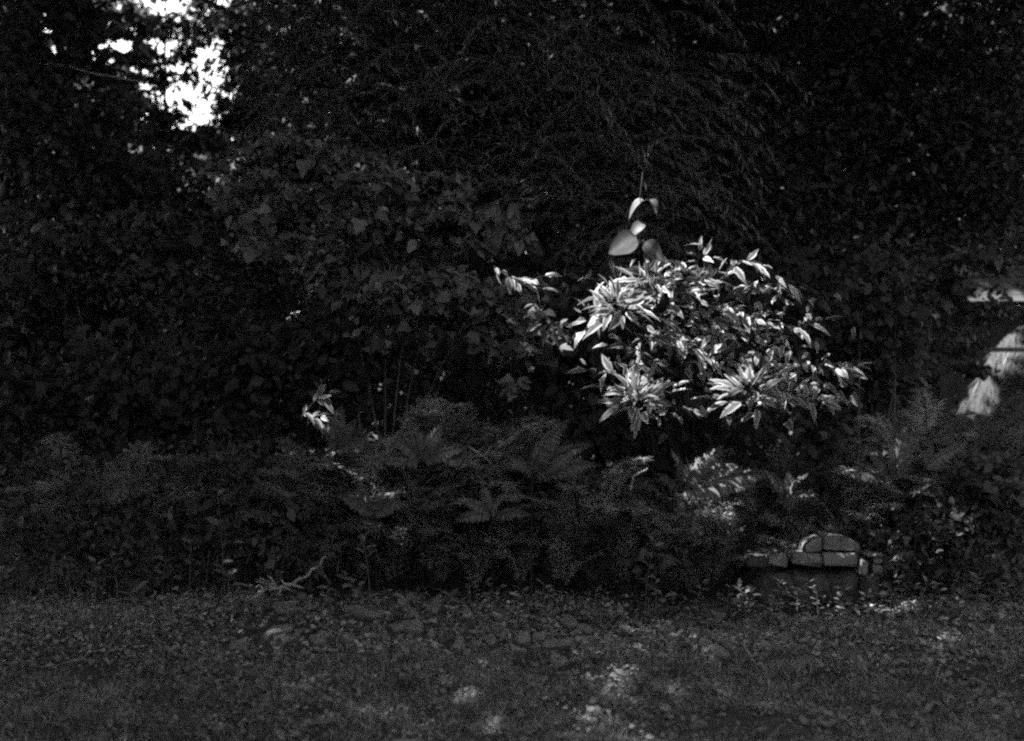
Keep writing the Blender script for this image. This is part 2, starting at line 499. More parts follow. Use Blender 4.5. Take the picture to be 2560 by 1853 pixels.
wl1, tw1 = strands(640, [(560, 1000, -80, 330), (700, 1300, -80, 260), (1000, 1750, -80, 480), (1300, 1800, 100, 620)], 12.4)
fill = [px_blob(1500, 1720, 30, 14.2, 160, 110, .5), px_blob(5200, 850, 150, 13.6, 230, 260, .7), px_blob(5600, 1180, 200, 13.6, 330, 300, .7), px_blob(5600, 1600, 260, 13.8, 330, 330, .8),
        px_blob(4200, 1250, 620, 13.4, 420, 260, .6), px_blob(3600, 1750, 720, 13.2, 330, 250, .6), px_blob(2600, 750, 560, 13.4, 260, 200, .6)]
t = tree('willow_tree', 'dark tree with arching narrow-leaved twigs above the sunlit shrub', TRUNKS['willow'], 9.0, 0.19,
         [leaves(gap_open(np.concatenate(fill)), OVAL, 0.08), canopy('willow')], [P(800, 160, 13.2), P(1150, 220, 13.2), P(1550, 260, 13.3)] + tips['willow'], M_DARK)
b0 = np.array(t.location)
add('narrow_leaves', make_mesh('narrow_leaves', wl1[0] - b0, wl1[1], M_WILLOW), t)['kind'] = 'stuff'
add('twigs', make_mesh('twigs', tw1[0] - b0, tw1[1], M_STEM), t)['kind'] = 'stuff'
# right dark tree
pr = [px_blob(6000, 2000, 150, 14.0, 300, 260, .9), px_blob(6000, 2420, 180, 14.0, 280, 280, .9), px_blob(5000, 2080, 480, 13.8, 330, 190, .8),
      px_blob(4200, 2440, 460, 13.8, 260, 170, .8), px_blob(3600, 2050, 740, 13.2, 210, 200, .6), px_blob(1500, 2180, 900, 12.6, 150, 150, .5)]
tree('dark_tree', 'broad dark tree filling the upper right corner', TRUNKS['right'], 9.5, 0.22,
     [leaves(np.concatenate(pr), OVAL, 0.085), canopy('right')], [P(2000, 160, 14), P(2400, 200, 14), P(2080, 480, 13.8)] + tips['right'], M_DARK)
# unseen trees added around the view to carry the shading canopy
for k, lab, r0 in (('near', 'unseen tall tree added beside the camera to shade the glade', .2), ('far_left', 'unseen tall tree added left of the frame to shade the undergrowth', .2),
                   ('back', 'tall tree added behind the left thicket for its shade', .2), ('corner', 'unseen tall tree added near the left of the lawn for its shade', .18), ('right_near', 'unseen tall tree added beside the lawn on the right for its shade', .2)):
    tree('added_shade_tree', lab, TRUNKS[k], 8.4, r0, [canopy(k)], tips[k], M_CANOPY)

# trees in and behind the sky gap
pg = [px_blob(161, 405, 60, 21, 40, 50, .4, 8, .35), px_blob(206, 400, 190, 21, 38, 40, .4, 9, .35), px_blob(459, 400, 310, 21, 50, 45, .4, 12, .35),
      px_blob(390, 480, 350, 21, 70, 22, .4, 10, .35), px_blob(92, 380, 130, 21, 45, 16, .3, 5, .3)]
tree('slim_tree', 'slim tree with level branches standing dark against the white sky gap', (P(421, 0, 21)[0], 21), 7.6, 0.05,
     [leaves(np.concatenate(pg), OVAL, 0.125)], [P(380, 175, 21), P(465, 205, 21), P(370, 240, 21), P(470, 260, 21), P(375, 285, 21), P(480, 330, 21), P(390, 90, 21), P(450, 60, 21)], M_DARK)
ph = [px_blob(380, 300, 50, 23, 60, 80, .5, 16, .25), px_blob(420, 335, 85, 23, 55, 75, .5, 14, .25), px_blob(260, 345, 30, 23, 50, 30, .4, 10, .25), px_blob(965, 230, 90, 23, 100, 90, .5, 24, .22), px_blob(965, 190, 20, 23, 90, 60, .5, 18, .25), px_blob(598, 320, 200, 23, 45, 80, .5, 12, .28),
      px_blob(2070, 200, 260, 23, 150, 70, .5, 20, .3), px_blob(598, 120, 130, 23, 90, 70, .5, 12, .3), px_blob(2070, 30, 120, 23, 90, 160, .5, 20, .35)]
tree('sparse_tree', 'thin-crowned tree left of the sky gap speckled with sky', (P(250, 0, 23)[0], 23), 7.5, 0.09,
     [leaves(holes(np.concatenate(ph)), OVAL, 0.135)], [P(260, 90, 23), P(200, 20, 23), P(330, 200, 23), P(190, 230, 23)], M_DARK)
pj = [px_blob(300, 500, 70, 22, 80, 70, .5, 26, .22), px_blob(260, 470, 150, 22, 45, 60, .4, 16, .25), px_blob(420, 500, 350, 22, 70, 40, .5, 22, .22), px_blob(700, 600, 320, 22, 70, 60, .5, 20, .3), px_blob(1150, 600, 60, 22, 65, 80, .5, 20, .25), px_blob(1380, 620, 220, 22, 70, 130, .5, 20, .25), px_blob(345, 530, 350, 22, 60, 30, .5, 10, .3), px_blob(92, 500, 20, 22, 40, 30, .4, 8, .3)]
tree('sparse_tree', 'loose-leaved tree on the right rim of the sky gap', (P(650, 0, 22)[0], 22), 7.5, 0.08,
     [leaves(np.concatenate(pj), OVAL, 0.125)], [P(560, 60, 22), P(575, 200, 22), P(520, 330, 22)], M_DARK)
# the wood behind
back = [(-9.0, 19.5, 3.2, 9.0), (-6.6, 22.5, 2.0, 4.6), (-4.6, 20.5, 1.6, 4.2), (-1.3, 19.0, 1.8, 9.5), (0.4, 20.5, 2.4, 9.5), (2.6, 19.0, 2.2, 9.5),
        (5.0, 21.0, 2.2, 9.8), (8.6, 23.0, 2.4, 9.8), (12.0, 22.0, 2.6, 9.5), (-12.5, 21.0, 3.0, 9.5), (-6.2, 19.0, 1.4, 4.4), (8.8, 19.5, 1.6, 9.0)]
for i, (x, y, r, h) in enumerate(back):
    n = int(2300 * r * h / 16)
    lo = 0.2 if h < 6 or x < 5.5 else 3.4
    p = clumpy(n, (x, y, (h + lo) / 2), (r, 1.3, (h - lo) / 2), None, 0.28)
    if h < 6: p = p[p[:, 2] < h]
    if x < -5: p = holes(p)
    tree('woodland_tree', 'dark tree of the wood standing behind the thicket', (x, y), h * 0.8, 0.14,
         [leaves(p, CRUDE, 0.26)], [(x + rng.uniform(-1, 1) * r * .6, y, h * q) for q in (.4, .55, .7)], M_CANOPY, 'trees of the wood behind')

# the mass of the wood farther off, lower where the sky gap is
def far_wood():
    n = 90000
    x = rng.uniform(-30, 30, n); y = rng.uniform(25, 33, n); px = x / y * F + 1280
    top = 9.5 + 1.2 * np.sin(x * 1.3) + .8 * np.sin(x * 3.1)
    ppx = x / y * F + 1280
    lim = CAM_H + (926.5 - np.where(ppx < 335, 215, 390) + 30 * np.sin(x * 2.7) + 20 * np.sin(x * 7.3) - rng.exponential(22, n) + 45) / F * y
    top = np.where((ppx > 90) & (ppx < 610), np.minimum(top, lim), top)
    z = rng.random(n) ** .8 * top
    p = np.stack([x, y, z], -1)
    V, T = leaves(p, CRUDE, .42)[0:2]
    o = add('far_wood', make_mesh('far_wood', V, T, M_CANOPY)); tag(o, 'dark mass of the wood farther off behind the trees', 'wood', kind='stuff')
far_wood()
def added_wood_behind():  # unseen leaf mass added to block low light from behind the camera
    n = 30000
    x = rng.uniform(-30, 30, n); y = rng.uniform(-19, -13, n)
    z = rng.random(n) ** .9 * (4.6 + 1.0 * np.sin(x * 1.1) + .7 * np.sin(x * 2.9))
    V, T = leaves(np.stack([x, y, z], -1), CRUDE, .5, carve_it=False)
    o = add('far_wood', make_mesh('far_wood', V, T, M_CANOPY)); tag(o, 'unseen wood added behind the camera to block low skylight', 'wood', kind='stuff')
added_wood_behind()
def brush():
    n = 42000
    x = rng.uniform(-9, 8, n); y = rng.uniform(11.4, 15.5, n)
    top = 2.2 + .35 * np.sin(x * 2.1) + .25 * np.sin(x * 5 + y)
    px = x / y * F + 1280
    top = np.where(px > 2330, 1.0, top)
    p = np.stack([x, y, rng.random(n) * top], -1)
    V, T = leaves(p, OVAL, .10)
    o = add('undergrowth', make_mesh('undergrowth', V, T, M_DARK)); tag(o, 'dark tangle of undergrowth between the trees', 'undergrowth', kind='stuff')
brush()

# ------------------------------------------------------------------ shrubs of the thicket
def stems_mesh(base, ends, r, n=7, sides=5):
    parts = []
    for e in ends:
        e = np.asarray(e, float)
        s = base + np.array((rng.normal() * .08, rng.normal() * .08, 0))
        mid = (s * .55 + e * .45) + np.array((0, 0, .25 * np.linalg.norm(e - s)))
        parts.append(tube(curve3(s, mid, e, n), np.linspace(r, r * .25, n), sides))
    return join(parts)

def shrub(name, label, base, P_pos, tm, size, mat, ends, r=.012, group=None, big=0, leafname='leaf', stemmat=None, cat='shrub', **kw):
    base = np.array((base[0], base[1], float(gh(base[0], base[1])) - .02))
    t = empty(name, base, label, cat, group)
    V, T = stems_mesh(base, ends, r)
    add('stems', make_mesh('stems', V - base, T, stemmat or M_STEM, True), t)
    P_pos = P_pos[carve(P_pos)]
    P_pos = P_pos[P_pos[:, 2] > 0.03]
    n = len(P_pos)
    M = orient(n, **kw); S = size * np.exp(rng.normal(size=n) * .33)
    order = np.argsort(P_pos[:, 1])          # nearest the front show largest
    if big:
        meshes = [make_mesh(leafname, v * size, f, mat) for v, f in tm]
        from mathutils import Matrix
        for i in order[:big]:
            o = bpy.data.objects.new(leafname, meshes[int(rng.integers(len(meshes)))])
            COL.objects.link(o); o.parent = t
            mm = Matrix([list(r_) for r_ in M[i]]).to_4x4()
            o.matrix_local = Matrix.Translation(P_pos[i] - base) @ mm @ Matrix.Scale(float(S[i] / size), 4)
        order = order[big:]
    if len(order):
        V, T = scatter(tm, P_pos[order], M[order], S[order])
        add('foliage', make_mesh('foliage', V - base, T, mat), t)['kind'] = 'stuff'
    return t

# the broad-leaved shrub left of the sunlit one
pb = [px_blob(1099, 800, 400, 10.2, 200, 80, .45, 16, .2), px_blob(1400, 960, 480, 9.8, 200, 100, .45, 18, .2), px_blob(1266, 820, 620, 9.7, 220, 130, .45, 18, .2),
      px_blob(1099, 1130, 580, 9.5, 170, 90, .4, 16, .2), px_blob(1099, 1200, 760, 9.2, 180, 120, .35, 16, .2), px_blob(799, 1020, 760, 9.4, 160, 120, .4, 14, .2),
      px_blob(399, 1300, 880, 9.0, 100, 90, .3, 10, .2), px_blob(666, 640, 480, 10.2, 150, 120, .4, 12, .2)]
LEAFY = LOBED + [leaf_t(.6, heart, 4, .2, .3), leaf_t(.5, oval, 4, .3, .2)]
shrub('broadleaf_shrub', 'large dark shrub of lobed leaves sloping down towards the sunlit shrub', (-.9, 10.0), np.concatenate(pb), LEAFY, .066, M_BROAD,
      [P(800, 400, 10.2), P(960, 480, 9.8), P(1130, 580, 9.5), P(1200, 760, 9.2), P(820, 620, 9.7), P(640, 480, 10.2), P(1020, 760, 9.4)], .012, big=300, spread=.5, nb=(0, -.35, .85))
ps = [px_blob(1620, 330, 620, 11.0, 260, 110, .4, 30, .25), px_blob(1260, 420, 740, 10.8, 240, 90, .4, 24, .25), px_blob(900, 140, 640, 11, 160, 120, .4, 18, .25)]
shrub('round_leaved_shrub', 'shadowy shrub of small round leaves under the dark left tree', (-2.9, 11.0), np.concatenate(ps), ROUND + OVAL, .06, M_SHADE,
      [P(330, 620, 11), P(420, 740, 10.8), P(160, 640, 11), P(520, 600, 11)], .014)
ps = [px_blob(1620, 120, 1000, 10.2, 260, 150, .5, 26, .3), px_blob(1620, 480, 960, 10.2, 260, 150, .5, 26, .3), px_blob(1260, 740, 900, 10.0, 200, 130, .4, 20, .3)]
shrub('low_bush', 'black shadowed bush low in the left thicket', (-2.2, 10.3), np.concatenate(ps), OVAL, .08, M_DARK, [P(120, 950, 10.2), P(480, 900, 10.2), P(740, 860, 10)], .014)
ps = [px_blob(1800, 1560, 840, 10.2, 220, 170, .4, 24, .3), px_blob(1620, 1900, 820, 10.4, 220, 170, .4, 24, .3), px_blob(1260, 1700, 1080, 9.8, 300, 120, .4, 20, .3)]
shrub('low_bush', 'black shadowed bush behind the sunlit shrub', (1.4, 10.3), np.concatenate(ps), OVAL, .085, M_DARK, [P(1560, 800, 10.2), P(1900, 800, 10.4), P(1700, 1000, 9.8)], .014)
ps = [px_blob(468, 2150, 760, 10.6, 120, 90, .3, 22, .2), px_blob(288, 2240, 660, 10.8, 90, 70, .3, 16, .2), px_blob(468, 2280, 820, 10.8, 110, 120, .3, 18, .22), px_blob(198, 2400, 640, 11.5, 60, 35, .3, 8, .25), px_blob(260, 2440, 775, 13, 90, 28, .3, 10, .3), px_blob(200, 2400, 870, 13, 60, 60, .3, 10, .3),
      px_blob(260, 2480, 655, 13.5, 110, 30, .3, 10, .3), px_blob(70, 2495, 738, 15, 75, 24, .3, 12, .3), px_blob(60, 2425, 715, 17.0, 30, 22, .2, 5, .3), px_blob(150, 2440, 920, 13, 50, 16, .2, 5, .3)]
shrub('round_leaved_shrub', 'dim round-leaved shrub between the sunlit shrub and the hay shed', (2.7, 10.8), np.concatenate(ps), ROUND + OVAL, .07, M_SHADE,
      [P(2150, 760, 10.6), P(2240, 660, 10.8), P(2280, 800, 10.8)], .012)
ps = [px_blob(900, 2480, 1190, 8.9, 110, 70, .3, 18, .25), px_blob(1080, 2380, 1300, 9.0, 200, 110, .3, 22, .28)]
shrub('leafy_bush', 'low leafy bush at the right edge below the hay shed', (2.95, 9.1), np.concatenate(ps), OVAL, .06, M_SHADE, [P(2480, 1180, 8.9), P(2400, 1270, 9), P(2540, 1200, 8.9)], .01)  # darker leaf colour used here to subdue sun patches

# ------------------------------------------------------------------ the sunlit shrub
from mathutils import Matrix
LEAFM = [make_mesh('leaf', *leaf_t(w, lance, 9, f, d, wv, 0.06, sd), M_SUNLEAF, True, edge_of(9, 1)) for sd, (w, f, d, wv) in
         enumerate(((.27, .35, .10, .10), (.31, .25, .28, .12), (.23, .55, .18, .10), (.33, .2, .42, .14), (.27, .40, -.08, .12), (.21, .6, .30, .14), (.25, .3, .5, .12), (.29, .45, .2, .12)))]
SPARE = []
COUNT = [0]
def put_leaf(parent, base, pos, A, N, L, meshes=LEAFM, name='leaf'):
    M = frames(np.asarray(A)[None], np.asarray(N)[None])[0]
    if meshes is LEAFM:
        COUNT[0] += 1
        if COUNT[0] > 300:                     # past 300 of them the rest are joined
            SPARE.append((np.asarray(pos), M, L)); return
    o = bpy.data.objects.new(name, meshes[int(rng.integers(len(meshes)))])
    COL.objects.link(o); o.parent = parent
    o.matrix_local = Matrix.Translation(np.asarray(pos) - base) @ Matrix([list(r_) for r_ in M]).to_4x4() @ Matrix.Scale(L, 4)
    return o

def rosette(t, base, px, py, Y, n, L, axis=(-.1, -.55, .83), spread=.06, flat=.25, from_=None):
    c = P(px, py, Y + .55); a = unit(np.array(axis)); L *= 1.14
    e1 = unit(np.cross(a, (0, 1, .2))); e2 = np.cross(a, e1)
    s = base + np.array((rng.normal() * .05, rng.normal() * .05, 0)) if from_ is None else from_
    tip = c - a * .02
    mid = (s + tip) / 2 + np.array((0, .12, .18))
    V, T = tube(curve3(s, mid, tip, 9), np.linspace(.008, .003, 9), 5)
    br = add('branch', make_mesh('branch', V - base, T, M_DSTEM, True), t)
    for i in range(n):
        ph = i * 2.39996 + rng.normal() * .2
        ring = (i + .5) / n                       # inner leaves stand up, outer lie flat
        el = (1 - ring) * 1.0 + flat - .35 * ring + rng.normal() * .14
        d = e1 * math.cos(ph) + e2 * math.sin(ph)
        A = d * math.cos(el) + a * math.sin(el)
        N = a * math.cos(el) - d * math.sin(el) + rng.normal(size=3) * .45
        pos = c + d * spread * (0.3 + 1.1 * ring) + a * (.07 * (1 - ring) - .03) + rng.normal(size=3) * .018
        put_leaf(br, base, pos, A + rng.normal(size=3) * .17, N, L * (0.45 + .5 * ring) * rng.uniform(.7, 1.15))
    return br

def spray(t, base, pts, Y, n, L, up=(0, -.45, .85), from_=None, dY=None):
    """a twig through pixel points with leaves in opposite pairs"""
    Y += .55 if t is sh else 0; L *= 1.12
    Ys = np.linspace(Y, Y if dY is None else Y + dY, len(pts))
    W_ = np.array([P(x, y, yy) for (x, y), yy in zip(pts, Ys)])
    tt = np.linspace(0, len(pts) - 1, 24)
    c = np.stack([np.interp(tt, np.arange(len(pts)), W_[:, i]) for i in range(3)], -1)
    c[1:-1] = (c[:-2] + c[1:-1] * 2 + c[2:]) / 4
    s = base if from_ is None else from_
    V1, T1 = tube(curve3(s, (s + c[0]) / 2 + np.array((0, .1, .15)), c[0], 8), np.linspace(.006, .003, 8), 5)
    V2, T2 = tube(c, np.linspace(.004, .0015, 24), 4)
    V, T = join([(V1, T1), (V2, T2)])
    br = add('branch', make_mesh('branch', V - base, T, M_DSTEM, True), t)
    tn = unit(np.gradient(c, axis=0)); up = np.array(up)
    for i in range(n):
        q = int(rng.integers(1, 24)) if i else 23
        sd = 1 if i % 2 else -1
        side = unit(np.cross(tn[q], up))
        k = 0.25 if q > 21 else rng.uniform(.7, 1.3)
        A = tn[q] * .7 + side * sd * k + np.array((0, 0, -.12)) + rng.normal(size=3) * .22
        put_leaf(br, base, c[q], A, up + rng.normal(size=3) * .4, L * rng.uniform(.5, 1.05))
    return br

sb = np.array((1.35, 10.1, 0.0))
sh = empty('sunlit_shrub', sb, 'bright sunlit shrub with rosettes of pointed leaves right of the centre', 'shrub')
rosette(sh, sb, 1545, 765, 7.85, 52, .175)
rosette(sh, sb, 1480, 790, 7.95, 10, .16, (-.5, -.5, .6))
rosette(sh, sb, 1620, 700, 8.0, 26, .17, (-.25, -.5, .85), .09)
rosette(sh, sb, 1720, 700, 8.05, 26, .16, (.1, -.45, .9), .09)
rosette(sh, sb, 1590, 995, 7.75, 50, .185, (-.05, -.5, .86), .07)
rosette(sh, sb, 1875, 975, 7.85, 44, .17, (0, -.6, .8), .08)
rosette(sh, sb, 1760, 640, 8.1, 10, .13, (-.2, -.4, .9), .03)
spray(sh, sb, [(1800, 700), (1850, 650), (1900, 660), (1978, 716)], 8.1, 22, .13)
spray(sh, sb, [(1780, 760), (1840, 770), (1890, 800), (1990, 820), (2060, 800)], 8.1, 24, .15)
spray(sh, sb, [(1600, 840), (1690, 850), (1760, 880), (1850, 945)], 8.0, 34, .14)
spray(sh, sb, [(1640, 780), (1690, 830), (1740, 880)], 8.15, 14, .14)
spray(sh, sb, [(1920, 960), (1980, 990), (2030, 1005), (2075, 1005)], 7.95, 24, .15)
spray(sh, sb, [(1960, 920), (2040, 915), (2090, 922), (2140, 918)], 8.1, 14, .12)
spray(sh, sb, [(1520, 930), (1500, 935), (1470, 925)], 8.0, 4, .13)
for q in [(1640, 740), (1560, 720), (1680, 690), (1780, 720)]: rosette(sh, sb, *q, 8.15, 16, .15, (rng.normal() * .3, -.4, .8), .1)
for q in [(1640, 985), (1560, 960), (1840, 1000), (1900, 940), (1960, 1000)]: rosette(sh, sb, *q, 8.0, 14, .15, (rng.normal() * .3, -.4, .8), .1)
for q in [(1720, 840), (1800, 900), (1700, 900), (1900, 860), (1760, 800), (1850, 830)]: rosette(sh, sb, *q, 8.2, 10, .13, (rng.normal() * .4, -.4, .8), .1)
inner = np.concatenate([px_blob(n_, q[0], q[1], q[2] + .55, q[3], q[4], .2, 12, .3) for n_, q in ((120, (1700, 800, 8.25, 190, 90)), (110, (1840, 870, 8.2, 160, 90)), (60, (1620, 850, 8.25, 110, 60)),
        (60, (1960, 900, 8.2, 150, 70)), (60, (1650, 720, 8.2, 170, 60)), (40, (1900, 740, 8.2, 120, 50)), (40, (1650, 1000, 8.05, 90, 50)), (50, (2020, 960, 8.15, 110, 60)))])
iM = orient(len(inner), (-.1, -.45, .8), .5, droop=.4)
TL = leaf_t(.32, lance, 8, .4, .2, .10, .06, 3)
V, T = scatter([TL], np.concatenate([np.array([q[0] for q in SPARE]), inner]), np.concatenate([np.array([q[1] for q in SPARE]), iM]),
               np.concatenate([np.array([q[2] for q in SPARE]), rng.uniform(.05, .11, len(inner))]))
add('foliage', make_mesh('foliage', V - sb, T, M_SUNLEAF, True, np.tile(edge_of(8, 1), len(SPARE) + len(inner))), sh)['kind'] = 'stuff'
COUNT[0] = -10000

# young stem with five big leaves above the shrub
HEARTM = [make_mesh('leaf', *leaf_t(w, heart, 12, f, d, .035, 0.12, 30 + sd), M_HEART, True, edge_of(12, 1)) for sd, (w, f, d) in enumerate(((.68, .25, .35), (.60, .4, .5), (.72, .2, .55)))]
hb = np.array((.95, 9.6, 0.0))
hs = empty('young_tree', hb, 'slender young stem with a few big heart-shaped pale leaves above the sunlit shrub', 'sapling')
hp = [hb, P(1635, 900, 9.1), P(1612, 640, 8.55), P(1605, 560, 8.55), P(1600, 490, 8.55), P(1607, 430, 8.55)]
V, T = tube(np.concatenate([curve3(hp[0], hp[1], hp[2], 6), np.array(hp[3:])]), np.linspace(.009, .002, 9), 5)
add('stem', make_mesh('stem', V - hb, T, M_DSTEM, True), hs)
def big_leaf(x0, y0, x1, y1, Nn, Y=8.0, tip_dy=0):
    Y += .55
    a, b_ = P(x0, y0, Y), P(x1, y1, Y + tip_dy)
    put_leaf(hs, hb, a, b_ - a, Nn, float(np.linalg.norm(b_ - a)), HEARTM)
big_leaf(1618, 498, 1562, 524, (.25, -.35, .9))
big_leaf(1622, 496, 1648, 520, (.5, -.8, .4), 8.0, -.05)
big_leaf(1614, 556, 1574, 580, (-.2, -.85, .5), 8.0, -.05)
big_leaf(1600, 586, 1524, 628, (.35, -.8, .3), 7.97)
big_leaf(1606, 600, 1656, 646, (-.45, -.75, .5), 7.95, -.04)
big_leaf(1612, 540, 1586, 534, (0, -.2, .98))
big_leaf(1606, 455, 1622, 470, (.3, -.5, .8))

# two smaller sunlit sprays
jb = np.array((.15, 10.2, 0.0))
js = empty('leafy_sprig', jb, 'small bright spray of narrow leaves on the dark shrub left of the sunlit one', 'sprig')
spray(js, jb, [(1235, 665), (1265, 690), (1310, 705), (1360, 690)], 8.8, 22, .11)
spray(js, jb, [(1260, 700), (1320, 712), (1365, 725)], 8.8, 8, .11)
kb = np.array((-1.5, 10.0, 0.0))
ks = empty('leafy_sprig', kb, 'little bright leafy sprig alone in the dark thicket left of centre', 'sprig')
spray(ks, kb, [(755, 1040), (780, 1010), (800, 990), (818, 985)], 9.0, 12, .14)
spray(ks, kb, [(770, 1050), (790, 1040), (830, 1040)], 9.0, 9, .13)

# ------------------------------------------------------------------ feathery plants, ferns
def feather_proto(seed, H=.85, n_stem=6):
    """arching plumes: a stem, two rows of branchlets, fine thread leaves along each"""
    r = np.random.default_rng(seed)
    stems, tp, ta, ts = [], [], [], []
    for s in range(n_stem):
        az = r.uniform(0, 2 * math.pi); lean = r.uniform(.2, .75); h = H * r.uniform(.65, 1.12)
        out_ = np.array((math.cos(az), math.sin(az), 0))
        c = curve3((0, 0, 0), out_ * lean * H * .25 + (0, 0, h * 1.05), out_ * lean * H + (0, 0, h * r.uniform(.75, 1.0)), 30)
        stems.append(tube(c[::4], np.linspace(.0045, .001, len(c[::4])), 4))
        tn = unit(np.gradient(c, axis=0))
        for q in range(4, 30):
            k = (q - 4) / 25
            l = H * .19 * math.sin(math.pi * (.2 + .78 * k)) * r.uniform(.75, 1.2)
            for sd in (-1, 1):
                side = unit(np.cross(tn[q], out_ * .3 + np.array((0, 0, 1)))) * sd
                d = unit(tn[q] * .75 + side + r.normal(size=3) * .14)
                e = c[q] + d * l + np.array((0, 0, -.15 * l))
                n_ = 10
                for w in range(n_):
                    f = (w + .5) / n_
                    b = c[q] * (1 - f) + e * f
                    for s2 in (-1, 1):
                        tp.append(b); ts.append(l * .42 * (1.15 - f) * r.uniform(.7, 1.2))
                        ta.append(d * .8 + tn[q] * s2 * .7 + r.normal(size=3) * .2)
    tp, ta, ts = map(np.array, (tp, ta, ts))
    tm = [(np.array([(-.11, 0, 0), (.11, 0, 0), (.02, 1, -.1)], float), np.array([(0, 1, 2)]))]
    V, T = scatter(tm, tp, frames(ta, r.normal(size=ta.shape) * .5 + (0, 0, .6)), ts)
    st = join(stems)
    return make_mesh('stems', *st, M_DSTEM), make_mesh('feathery_leaves', V, T, M_FEATHER)
PROT = [feather_proto(50 + i) for i in range(7)]
def feather(px, py_top, Y, label, group, tilt=0, again=1):
    if again:
        feather(px + rng.uniform(-70, 70), py_top + rng.uniform(10, 90), Y + rng.uniform(-.25, .2), label, group, tilt, again - 1)
    x = (px - 1280) / F * Y
    top = CAM_H + (926.5 - py_top) / F * Y
    b = (x, Y, float(gh(x, Y)) - .02)
    t = empty('feathery_plant', b, label, 'plant', group)
    t.rotation_mode = 'ZXY'; t.rotation_euler = (.22 + rng.normal() * .08, tilt, rng.uniform(0, 6.28)); s = max(.35, top / .85); t.scale = (s, s, s)
    a, f = PROT[int(rng.integers(7))]
    add('stems', a, t); add('feathery_leaves', f, t)['kind'] = 'stuff'
for px, py, Y in [(880, 1060, 9.5), (960, 990, 9.6), (1060, 930, 9.7), (1100, 960, 9.8), (1180, 1000, 9.6), (1250, 1060, 9.5), (1330, 1080, 9.5), (1400, 1060, 9.5),
                  (1020, 1090, 9.4), (1130, 1110, 9.35), (1300, 1170, 9.35), (1440, 1150, 9.4), (930, 1180, 9.4), (1210, 1180, 9.3)]:
    feather(px, py, Y, 'feathery arching plant in the thicket below the broad-leaved shrub', 'feathery plants in the middle of the thicket')
for px, py, Y in [(1640, 1200, 9.4), (1760, 1130, 9.4), (1850, 1180, 9.4), (1960, 1130, 9.5), (2060, 1080, 9.5), (2150, 1110, 9.4), (2250, 1060, 9.6), (2320, 1020, 9.7), (2420, 1000, 9.9), (2520, 1010, 9.8),
                  (2100, 1230, 9.3), (2300, 1190, 9.3), (2200, 1270, 9.2), (1560, 1230, 9.3), (1960, 1240, 9.3)]:
    feather(px, py, Y, 'feathery arching plant in the thicket between the sunlit shrub and the right edge', 'feathery plants on the right')
for px, py, Y in [(60, 1150, 9.8), (190, 1100, 9.9), (320, 1130, 9.8), (430, 1080, 9.8), (690, 1120, 9.6), (790, 1080, 9.6), (280, 1270, 9.4)]:
    feather(px, py, Y, 'wispy dark plant in the shadowed thicket at the left', 'wispy plants on the left')

# leafy tangle that runs down to the ground on both sides of the black hollow
for lab, gr, bl in (('low leafy tangle in the left corner of the thicket', 'a', [(1500, 120, 1350, 9.3, 220, 140), (900, 60, 1200, 9.8, 160, 120)]),
                    ('tangle of small leaves low in the left thicket under the little bright sprig', 'b', [(1500, 430, 1330, 9.2, 230, 150), (1200, 680, 1330, 9.1, 190, 150), (700, 560, 1170, 9.5, 180, 90)]),
                    ('ragged low growth between the pale fern and the stone ruin', 'c', [(900, 1660, 1370, 9.2, 130, 110), (700, 1780, 1270, 9.3, 110, 90)]),
                    ('ragged low growth right of the stone ruin', 'd', [(1400, 2300, 1380, 9.0, 180, 110), (1000, 2480, 1380, 8.9, 130, 110)])):
    ps = [px_blob(n_, x, y, Y, rx, ry, .35, 26, .25) for n_, x, y, Y, rx, ry in bl]
    x, y, Y = bl[0][1:4]
    shrub('tangled_bush', lab, ((x - 1280) / F * Y, Y + .1), np.concatenate(ps), WILLOW + OVAL + LOBED[:1], .05, M_SHADE, [P(b_[1], b_[2], b_[3]) for b_ in bl] + [P(x - 90, y - 60, Y), P(x + 100, y - 40, Y)], .006)
for px, py, Y in [(990, 1230, 9.2), (1100, 1260, 9.2), (1190, 1290, 9.15), (1300, 1270, 9.2), (1400, 1250, 9.2), (1480, 1230, 9.2), (900, 1280, 9.2), (1560, 1260, 9.2), (1680, 1170, 9.0), (1780, 1160, 9.0), (1730, 1240, 8.95)]:
    feather(px, py, Y, 'shorter feathery plant drooping over the black hollow', 'short feathery plants over the hollow', 0, 0)

